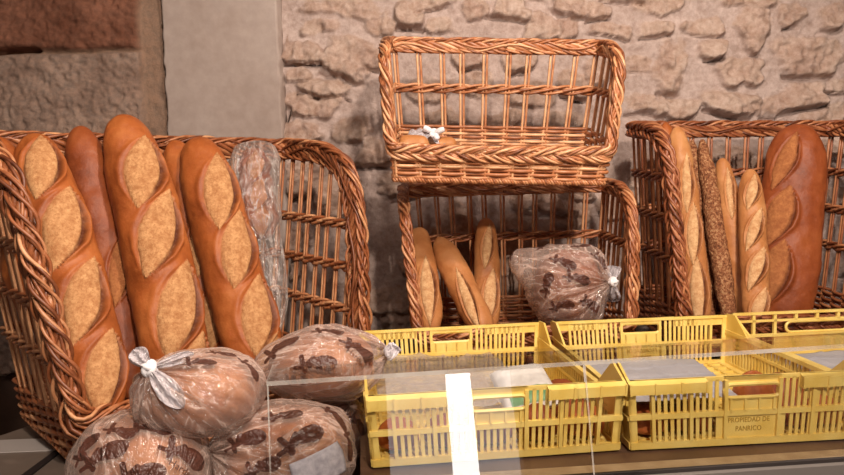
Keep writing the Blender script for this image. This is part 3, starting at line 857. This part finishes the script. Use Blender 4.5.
# tall clear bag holding a sliced loaf, in the left basket
def tall_bag():
    p0 = np.array(at(272, 345, 1.86)); p1 = np.array(at(252, 142, 2.06))
    root = empty('plastic_bag', p0); tag(root, 'tall clear crinkled bag around a slim loaf, at right in the big left basket', 'bag')
    a = p1-p0; L = np.linalg.norm(a); a /= L
    f = np.array(CAM)-(p0+p1)/2; f -= a*(f@a); f /= np.linalg.norm(f); l = np.cross(a, f)
    t = np.linspace(0, 1, 120); ph = np.linspace(0, 2*pi, 120, endpoint=False)
    T, PH = np.meshgrid(t, ph, indexing='ij')
    r = np.interp(T, [0, .2, .5, .62, .9, .97, 1], [.014, .042, .062, .074, .074, .058, .012])
    r = r*(1+.16*fbm(T*7, PH*2.2, 5, 4)+.10*np.sin(5*PH+6*T)*np.interp(T, [0, .5, 1], [1, .8, .25]))
    p = (T*L)[..., None]*a+(r*np.sin(PH)+.01*np.sin(T*7))[..., None]*l+(r*.8*np.cos(PH))[..., None]*f
    mb = MB(); idx = np.arange(T.size).reshape(T.shape)
    fc = [(idx[i, j], idx[i, (j+1) % 120], idx[i+1, (j+1) % 120], idx[i+1, j]) for i in range(119) for j in range(120)]
    fc += [tuple(idx[0])[::-1], tuple(idx[-1])]
    mb.add(p.reshape(-1, 3), fc); fo = mb.build('film', FILMC, root, smooth=True)
    add_vec(fo, 'bagco', np.stack([np.cos(PH)*2.2, np.sin(PH)*2.2, T*5], -1))
    q0 = p0+a*L*.50; q1 = p0+a*L*.965
    make_loaf('bread_loaf', 'slim segmented loaf inside the tall clear bag', q0, q1, .098, .064, [(.78, .1, .05, .028, .2), (.45, .1, .05, .028, .2), (.15, .1, .05, .028, .2)], BRD, seed=21,
              bulges=lambda T, PH: .004*np.cos(T*2*pi*5))
tall_bag()

# scraps in the upper basket
def scraps():
    c = np.array(at(420, 137, 2.13)); root = empty('plastic_bag', c); tag(root, 'crumpled white plastic scrap at the left of the upper basket', 'bag')
    g = np.stack(np.meshgrid(np.linspace(-1, 1, 50), np.linspace(-1, 1, 40)), -1); u, v = g[..., 0], g[..., 1]
    hgt = .05*np.clip(1-u*u*.9-v*v*.6, 0, 1)+.05*np.abs(fbm(u*2.4+4, v*2.4, 8, 4))
    p = np.stack([u*.062*(1-.2*v), v*.06+.0*u, hgt-.03], -1)
    mb = MB(); mb.grid(p); o = mb.build('film', FILMW, root, smooth=True, fix=False); o.modifiers.new('solid', 'SOLIDIFY').thickness = .0008
    kc = np.array(at(434, 133, 2.08))-c
    mb = MB(); an = np.linspace(0, 2*pi, 16, endpoint=False)
    mb.tube(kc+np.c_[.009*np.cos(an), .006*np.sin(an), .009*np.sin(an)], .006, 7, True)
    s = np.linspace(0, 1, 12)
    for e in ((-.03, 0, .018), (.03, -.01, .01), (.01, -.01, -.02)):
        mb.tube(kc+np.outer(s, e), .007, 6, False, .6+.8*np.sin(s*pi*.8))
    mb.build('knot', KNOT, root, smooth=True)
    make_loaf('bread_piece', 'small flat piece of bread beside the white plastic scrap in the upper basket', at(398, 149, 2.06), at(430, 148, 2.06), .075, .05, [], BRP, seed=31, nu=60, nv=48)
    make_loaf('bread_piece', 'broken bread end right of the white plastic scrap in the upper basket', at(434, 146, 2.10), at(456, 144, 2.12), .05, .05, [], BRP, seed=32, nu=60, nv=48)
scraps()

# ------------------------------------------------------------------ crates
def make_crate(label, loc, rzc, panel_front, panel_back, W=.50, D=.588, H=.141):
    root = empty('bread_crate', (loc[0], loc[1], loc[2]), (0, 0, rzc)); tag(root, label, 'crate', 'yellow bread crates')
    root['group'] = 'yellow bread crates'
    tp = .010
    def taper(mb):
        for v in mb.v:
            k = (1-np.clip(v[:, 2]/H, 0, 1))*tp
            v[:, 0] += k*(1-2*v[:, 0]/W); v[:, 1] += k*(1-2*v[:, 1]/D)
    # base
    mb = MB(); mb.box(.004, W-.004, .004, D-.004, .004, .009)
    for i in range(13):
        x = .03+i*(W-.06)/12; mb.box(x-.004, x+.004, .02, D-.02, .009, .014)
    for i in range(15):
        y = .03+i*(D-.06)/14; mb.box(.02, W-.02, y-.004, y+.004, .009, .013)
    mb.box(.06, W-.06, .03, .06, 0, .004); mb.box(.06, W-.06, D-.06, D-.03, 0, .004)
    taper(mb); mb.build('base', YEL, root)
    def wall(nm, y_out, sgn, panel):
        """long wall; y_out = outer face, sgn +1 when the inside lies at +y"""
        mb = MB()
        def bx(x0, x1, d0, d1, z0, z1):
            a, b = y_out+sgn*d0, y_out+sgn*d1
            mb.box(x0, x1, min(a, b), max(a, b), z0, z1)
        zb, zm, zt = .016, .068, H
        bx(0, W, -.004, .008, 0.002, zb)             # bottom rail
        bx(0, W, -.004, .006, zm-.006, zm+.005)      # middle rail
        bx(0, W, 0, .007, zt-.008, zt)               # top rail
        for x0, x1 in ((0, .155), (W-.155, W)):      # outward lips with gussets
            v = [(x0, y_out, zt), (x1, y_out, zt), (x1, y_out-sgn*.013, zt-.006), (x0, y_out-sgn*.013, zt-.006), (x0, y_out-sgn*.013, zt-.026), (x1, y_out-sgn*.013, zt-.026), (x0, y_out, zt-.026), (x1, y_out, zt-.026)]
            mb.add(v, [(0, 1, 2, 3), (3, 2, 5, 4), (4, 5, 7, 6), (0, 3, 4, 6), (1, 7, 5, 2), (0, 6, 7, 1)])
            for k in range(4):
                xx = x0+(x1-x0)*k/3; xx = min(max(xx, x0+.002), x1-.002)
                bx(xx-.002, xx+.002, -.015, -.010, zt-.027, zt-.004)
        # corner posts
        bx(0, .016, 0, .006, zb, zt); bx(W-.016, W, 0, .006, zb, zt)
        ribs = [.048, .125, .195, W-.195, W-.125, W-.048]
        for x in ribs: bx(x-.0035, x+.0035, -.006, .005, zb, zt-.006)
        n = 30
        hx0, hx1 = W/2-.056, W/2+.056
        for i in range(n):
            x = .062+i*(W-.124)/(n-1)
            bx_ = .0036
            if not (hx0-.004 < x < hx1+.004): bx(x-bx_, x+bx_, .0, .0035, zm, zt-.005)
            if panel and .175 < x < W-.175: continue
            bx(x-bx_, x+bx_, .0, .0035, zb, zm)
        # handle frame
        hz0, hz1 = zt-.043, zt-.016
        ang = np.linspace(pi/2, 3*pi/2, 10)
        r = (hz1-hz0)/2; zc = (hz0+hz1)/2
        path = [(hx0+.012+r*math.cos(t), zc+r*math.sin(t)) for t in ang]+[(hx1-.012-r*math.cos(t), zc-r*math.sin(t)) for t in ang]
        P = [(x, y_out-sgn*.001, z) for x, z in path]
        mb.tube(P, .0042, 6, True)
        bx(hx0-.002, hx1+.002, .0, .004, hz1, zt); bx(hx0-.002, hx1+.002, .0, .004, zm, hz0)
        for q0_, q1_, sg in ((hx0-.002, hx0+.012, 1), (hx1-.012, hx1+.002, -1)):
            for q in range(5):
                z_ = hz0+(hz1-hz0)*(q+.5)/5; ex = r-math.sqrt(max(0, r*r-(z_-zc)**2))
                if sg > 0: bx(hx0-.002, hx0-.002+max(.001, ex), 0, .004, hz0+(hz1-hz0)*q/5, hz0+(hz1-hz0)*(q+1)/5)
                else: bx(hx1+.002-max(.001, ex), hx1+.002, 0, .004, hz0+(hz1-hz0)*q/5, hz0+(hz1-hz0)*(q+1)/5)
        for x0, x1 in ((.006, .155), (W-.155, W-.006)): bx(x0, x1, 0, .0035, zt-.027, zt)
        for k in range(4):
            x = hx0+.012+k*(hx1-hx0-.024)/3; bx(x-.002, x+.002, -.004, .004, zm, hz0-.002)
        if panel: bx(.178, W-.178, .001, .005, zb-.002, zm)
        taper(mb)
        return mb.build(nm, YEL, root)
    wf = wall('front_wall', 0, 1, panel_front); wk = wall('rear_wall', D, -1, panel_back)
    def side(x_out, sgn):
        mb = MB()
        def bx(y0, y1, d0, d1, z0, z1):
            a, b = x_out+sgn*d0, x_out+sgn*d1
            mb.box(min(a, b), max(a, b), y0, y1, z0, z1)
        zb, zr = .016, H-.040
        bx(0, D, -.003, .006, .002, zb); bx(.0, D, -.004, .008, zr-.010, zr); bx(0, D, -.003, .005, .06, .068)
        a, b = x_out, x_out+sgn*.005
        mb.prism([(0, .016), (0, H), (.055, H+.024), (.135, zr-.002), (.135, zr-.03), (.06, zr-.03), (.03, .016)], 'x', min(a, b), max(a, b))
        mb.prism([(D, .016), (D, H+.002), (D-.05, H+.006), (D-.12, zr-.002), (D-.12, zr-.03), (D-.06, zr-.03), (D-.03, .016)][::-1], 'x', min(a, b), max(a, b))
        n = 34
        for i in range(n):
            y = .035+i*(D-.07)/(n-1); bx(y-.0042, y+.0042, .0, .0035, zb, zr-.005)
        taper(mb); mb.build('side_wall', YEL, root)
    side(0, 1); side(W, -1)
    if panel_front:
        for txt, zz, sz in (('PROPIEDAD DE', .0475, .0115), ('PANRICO', .0295, .0115)):
            v, f = text_mesh(txt, sz*1.28)
            p = np.c_[W/2-.004+v[:, 0]*.84, np.full(len(v), .0085-.0085*zz/H*0-.008+.0), zz-.001+v[:, 1]]
            p[:, 1] = .001-.0008+tp*(1-p[:, 2]/H)
            mb = MB(); mb.add(p, f); o = mb.build('lettering', LETTER, wf, fix=False)
            o.modifiers.new('solid', 'SOLIDIFY').thickness = .0012
    if panel_back:
        for txt, zz, sz in (('PROPIEDAD DE', .0475, .0115), ('PANRICO', .0295, .0115)):
            v, f = text_mesh(txt, sz*1.28)
            p = np.c_[W/2-v[:, 0]*.84, np.zeros(len(v)), zz-.001+v[:, 1]]
            p[:, 1] = D-.0056-tp*(1-p[:, 2]/H)
            mb = MB(); mb.add(p, f); o = mb.build('lettering', LETTER, wk, fix=False); o['label'] = 'moulded lettering seen mirrored from inside'
            o.modifiers.new('solid', 'SOLIDIFY').thickness = .0012
    return root
CR1 = make_crate('leftmost yellow crate, slatted all across its front, behind the window reflection', (-.113, 1.268, Zc), .11, False, False)
CR2 = make_crate('yellow crate with embossed lettering panel on its front, under a pale sheet', (.386, 1.318, Zc), .062, True, True)

def open_crate():
    """rightmost crate of another pattern: open frame with a few ribs"""
    W, D, H = .50, .588, .145
    root = empty('bread_crate', (.892, 1.345, Zc), (0, 0, .062)); tag(root, 'rightmost yellow crate with open ribbed frame and a solid lower panel', 'crate', 'yellow bread crates')
    mb = MB(); mb.box(.004, W-.004, .004, D-.004, .004, .012); mb.box(.05, W-.05, .03, .06, 0, .004); mb.box(.05, W-.05, D-.06, D-.03, 0, .004); mb.build('base', YEL, root)
    for nm, y0, s in (('front_wall', 0, 1), ('rear_wall', D, -1)):
        mb = MB()
        def bx(x0, x1, d0, d1, z0, z1):
            a, b = y0+s*d0, y0+s*d1; mb.box(x0, x1, min(a, b), max(a, b), z0, z1)
        bx(0, W, -.004, .008, .002, .016); bx(0, W, 0, .008, H-.007, H); bx(0, W, 0, .006, H-.028, H-.022); bx(0, W, 0, .008, H-.070, H-.062)
        for i in range(9):
            x = .004+i*(W-.008)/8
            if abs(x-W/2) > .09: bx(x-.004, x+.004, -.003, .006, .01, H-.004)
            else: bx(x-.004, x+.004, -.003, .006, H-.026, H-.004)
        bx(.13, W-.13, .002, .006, .016, H-.064)
        r = .015; zc = H-.045; ang = np.linspace(pi/2, 3*pi/2, 10); h0, h1 = W/2-.075, W/2+.075
        path = [(h0+r*math.cos(t), zc+r*math.sin(t)) for t in ang]+[(h1-r*math.cos(t), zc-r*math.sin(t)) for t in ang]
        mb.tube([(x, y0+s*.002, z) for x, z in path], .004, 6, True)
        mb.build(nm, YEL, root)
    for x0, s in ((0, 1), (W, -1)):
        mb = MB()
        def bx(y0, y1, d0, d1, z0, z1):
            a, b = x0+s*d0, x0+s*d1; mb.box(min(a, b), max(a, b), y0, y1, z0, z1)
        zr = H-.045
        bx(0, D, -.003, .006, .002, .016); bx(0, D, -.004, .008, zr-.008, zr); bx(0, D, -.002, .006, .055, .062)
        a, b = x0, x0+s*.006
        mb.prism([(0, .016), (0, H), (.02, H+.002), (.10, zr), (.10, zr-.02), (.03, .016)], 'x', min(a, b), max(a, b))
        mb.prism([(D, .016), (D, H), (D-.012, H), (D-.10, zr), (D-.10, zr-.02), (D-.03, .016)][::-1], 'x', min(a, b), max(a, b))
        for i in range(11):
            y = .04+i*(D-.08)/10; bx(y-.005, y+.005, 0, .004, .01, zr-.004)
        mb.build('side_wall', YEL, root)
    return root
CR3 = open_crate()

def crate_pt(c, x, y, z):
    a = c.rotation_euler.z; o = c.location
    return (o.x+x*math.cos(a)-y*math.sin(a), o.y+x*math.sin(a)+y*math.cos(a), o.z+z)
# rolls in the crates
def rolls(c, spots, where, first):
    for k, (x, y, r, h, lab) in enumerate(spots):
        b = crate_pt(c, x, y, .0155)
        g = []
        th = np.linspace(.02, pi-.02, 40); fi = np.linspace(0, 2*pi, 56, endpoint=False); TH, FI = np.meshgrid(th, fi, indexing='ij')
        rr = 1+.08*fbm(np.cos(FI)*2+k*3, np.cos(TH)*3+np.sin(FI)*2, k+first, 3)
        px = r*rr*np.sin(TH)*np.cos(FI); py = r*rr*np.sin(TH)*np.sin(FI); pz = np.where(np.cos(TH) > 0, h*.68, h*.32)*np.cos(TH)*rr
        pz = np.maximum(pz, -h*.28); pz -= pz.min()
        idx = np.arange(TH.size).reshape(TH.shape)
        f = [(idx[i, j], idx[i, (j+1) % 56], idx[i+1, (j+1) % 56], idx[i+1, j]) for i in range(39) for j in range(56)]+[tuple(idx[0])[::-1], tuple(idx[-1])]
        mb = MB(); mb.add(np.stack([px, py, pz], -1).reshape(-1, 3), f)
        o = mb.build('bread_roll', BRD if k % 2 else BR, None, smooth=True); o.location = b; o.rotation_euler.z = c.rotation_euler.z
        add_attr(o, 'cut', np.zeros(TH.size)); add_attr(o, 'ear_shade', np.zeros(TH.size))
        tag(o, lab, 'bread', where)
ORD = ['leftmost', 'second from left', 'middle', 'second from right', 'rightmost']
rolls(CR2, [(.062+.094*k+(.04 if k == 2 else .02 if k == 3 else 0)-(.0 if k != 3 else -.006), .07, .045 if k < 3 else .038, .118 if k == 2 else .058, 'round roll behind the handle hole of the lettered crate' if k == 2 else ORD[k]+' roll of the front row in the lettered crate') for k in range(5)]
      +[(.425, .20, .05, .07, 'roll behind the right end of the front row in the lettered crate'), (.075, .20, .05, .042, 'roll under the sheet along the left side of the lettered crate')], 'rolls in the lettered crate', 40)
rolls(CR1, [(.062+.094*k, .07, .043, .06+.01*(k > 2), ORD[k]+' roll of the front row in the leftmost crate') for k in range(5)]
      +[(.43, .18, .05, .085, 'roll behind the right end of the front row in the leftmost crate')], 'rolls in the leftmost crate', 60)
rolls(CR3, [(.10, .12, .06, .055, 'roll at the left front of the rightmost crate'), (.10, .27, .06, .04, 'roll at the left side of the rightmost crate')], 'rolls in the rightmost crate', 70)

def sheet(c, x0, x1, y0, y1, z, label, seed, amp=.012, mat=PAPER, name='paper_sheet', cat='paper', skew=0.0, drop=0.0):
    n, k = 60, 60
    x, y = np.meshgrid(np.linspace(x0, x1, n), np.linspace(y0, y1, k))
    zz = z-drop*(y-y0)/(y1-y0)+fbm(x*8, y*8, seed, 3)*amp
    for q in range(1, 5): zz = zz+.004*np.exp(-((x-x0-(x1-x0)*q/5)/.005)**2)
    for q in range(1, 4): zz = zz+.004*np.exp(-((y-y0-(y1-y0)*q/4)/.005)**2)
    x = x0+(x-x0)*(1+skew*(y-y0)/(y1-y0))
    mb = MB(); mb.grid(np.stack([x, y, zz], -1)); o = mb.build(name, mat, None, smooth=True, fix=False)
    o.location = c.location; o.rotation_euler = c.rotation_euler
    o.modifiers.new('solid', 'SOLIDIFY').thickness = .0009
    tag(o, label, cat); return o
sheet(CR2, .020, .238, .03, .52, .092, 'pale grey creased sheet covering the left of the lettered crate', 3, skew=.62, drop=.052)
sheet(CR3, .02, .48, .03, .50, .088, 'pale sheet lying in the rightmost crate', 5, drop=.04)
sheet(CR1, .03, .34, .13, .50, .08, 'crumpled grey plastic sheet in the leftmost crate', 9, .05, FILMC, 'plastic_sheet', 'plastic')
pk = empty('bread_packet', crate_pt(CR1, .345, .17, .085), (R_(14), R_(-8), rz)); tag(pk, 'white packet with green print inside the leftmost crate', 'packet')
def packet():
    n = 40; u, v = np.meshgrid(np.linspace(-1, 1, n), np.linspace(-1, 1, n))
    th = .026*np.sqrt(np.clip((1-u**4)*(1-v**4), 0, 1))
    for s in (1, -1):
        pass
    top = np.stack([u*.06, v*.08, th+fbm(u*3, v*3, 4)*.008*th/.026], -1); bot = np.stack([u*.06, v*.08, -th*.8], -1)
    mb = MB(); mb.grid(top); mb.grid(bot[:, ::-1]); mb.build('wrapper', flat('packet_white', lin(214, 210, 204), .45), pk, smooth=True)
    uu, vv = np.meshgrid(np.linspace(-.75, .75, 24), np.linspace(-.95, -.45, 10))
    tt = .026*np.sqrt(np.clip((1-uu**4)*(1-vv**4), 0, 1))
    mb = MB(); mb.grid(np.stack([uu*.06, vv*.08, tt+fbm(uu*3, vv*3, 4)*.008*tt/.026+.0012], -1)); o = mb.build('printed_band', GREENM, pk, smooth=True); o['label'] = 'green printed band'
packet()

# ------------------------------------------------------------------ glass guard
gtop = at(267, 382, 1.20); ga = .115
lean = R_(12)
gr = empty('glass_guard', gtop, (0, -.006, ga)); tag(gr, 'clear glass guard with leaning front panes and a top shelf before the crates', 'glass')
def pane(nm, x0, x1, z0, z1, y0, y1, mat=GLASS):
    mb = MB(); mb.box(x0, x1, y0, y1, z0, z1); return mb.build(nm, mat, gr)
pane('top_pane', 0, 1.6, -.006, 0, .0, .115)
tl = math.tan(lean); ph = .30
def leaning(x0, x1, nm, y0=-.0, th=.005, mat=GLASSF, top=-.007, bot=-ph):
    mb = MB(); mb.prism([(y0+top*tl, top), (y0+th+top*tl, top), (y0+th+bot*tl, bot), (y0+bot*tl, bot)], 'x', x0, x1); return mb.build(nm, mat, gr)
XJ = .572
leaning(0, XJ, 'front_pane'); leaning(XJ+.004, 1.6, 'front_pane')
leaning(0, .0022, 'pane_edge', mat=GEDGE, y0=-.0006, th=.006)
leaning(XJ+.0005, XJ+.0032, 'pane_edge', mat=GEDGE, y0=-.0004, th=.006)
pane('top_edge', 0, 1.6, -.0066, .0006, -.002, .0006, GEDGE)
pane('top_edge', -.0015, .0006, -.0066, .0006, 0, .115, GEDGE)

# ------------------------------------------------------------------ the shop side: a wall with a glazed door seen mirrored in the guard
def emis(name, c, s):
    t = NT(name); e = t.n('ShaderNodeEmission'); e.inputs[0].default_value = c; e.inputs[1].default_value = s; t.l(e.outputs[0], t.out.inputs[0]); return t.m
DX, DY = .95, -2.2
DAY = emis('daylight_gap', (1, .98, .96, 1), 15.0); FROST = emis('frosted_daylight', (.98, .97, 1, 1), 2.2)
WOODD = flat('dark_door_wood', lin(84, 58, 44), .5)
def doorwall():
    d0, d1 = DX-.45, DX+.45
    for nm, bx in (('wall_front', (-3.2, d0-.06, DY-.15, DY, 0, 2.95)), ('wall_front.001', (d1+.06, 3.2, DY-.15, DY, 0, 2.95)), ('wall_front.002', (d0-.06, d1+.06, DY-.15, DY, 2.25, 2.95))):
        struct(nm.split('.')[0], bx, WALLM, 'shop wall opposite the baskets', 'wall')
    dr = empty('door_1', (DX, DY, 0)); tag(dr, 'glazed shop door letting daylight in opposite the counter', 'door', kind='structure')
    mb = MB()
    for b in ((-.5, -.45, -.1, .02, 0, 2.25), (.45, .5, -.1, .02, 0, 2.25), (-.45, .45, -.1, .02, 2.2, 2.25), (-.45, .45, -.1, .0, .002, .95), (-.45, .45, -.1, .0, 1.8, 2.2)): mb.box(*b)
    mb.build('door_frame', WOODD, dr)
    mb = MB(); mb.box(-.45, SX0, -.06, -.05, .95, 1.8); mb.build('frosted_glass', FROST, dr)
    mb = MB(); mb.box(SX1, .45, -.06, -.05, .95, 1.8); mb.build('frosted_glass', FROST, dr)
    mb = MB(); mb.box(SX0, SX1, -.06, -.05, .95, 1.8); mb.build('open_gap', DAY, dr)
SX0, SX1 = -.02, .16
doorwall()

# ------------------------------------------------------------------ light
w = bpy.data.worlds.new('world'); S.world = w; w.use_nodes = True
w.node_tree.nodes['Background'].inputs[0].default_value = (1.0, .72, .58, 1); w.node_tree.nodes['Background'].inputs[1].default_value = .09
def lamp(name, typ, loc, target, energy, col, **kw):
    l = bpy.data.lights.new(name, typ); l.energy = energy; l.color = col
    for k, v in kw.items(): setattr(l, k, v)
    o = bpy.data.objects.new(name, l); COL.objects.link(o); o.location = loc
    o.rotation_euler = (Vector(target)-Vector(loc)).to_track_quat('-Z', 'Y').to_euler(); return o
lamp('spot_lamp', 'SPOT', (.52, -.45, 2.58), (.1, 2.0, 1.35), 190, (1, .84, .71), shadow_soft_size=.05, spot_size=R_(100), spot_blend=.6)
lamp('ceiling_lamp', 'AREA', (-.3, .3, 2.85), (-.1, 1.6, 1.1), 13, (1, .88, .78), shape='RECTANGLE', size=1.2, size_y=.3)
lamp('overhead_spot', 'SPOT', (.65, .75, 2.86), (.3, 1.9, 1.2), 125, (1, .85, .73), shadow_soft_size=.08, spot_size=R_(130), spot_blend=.7)
S.view_settings.view_transform = 'Standard'; S.view_settings.look = 'None'; S.view_settings.gamma = 1
S.view_settings.use_curve_mapping = False
S.view_settings.exposure = 0.0
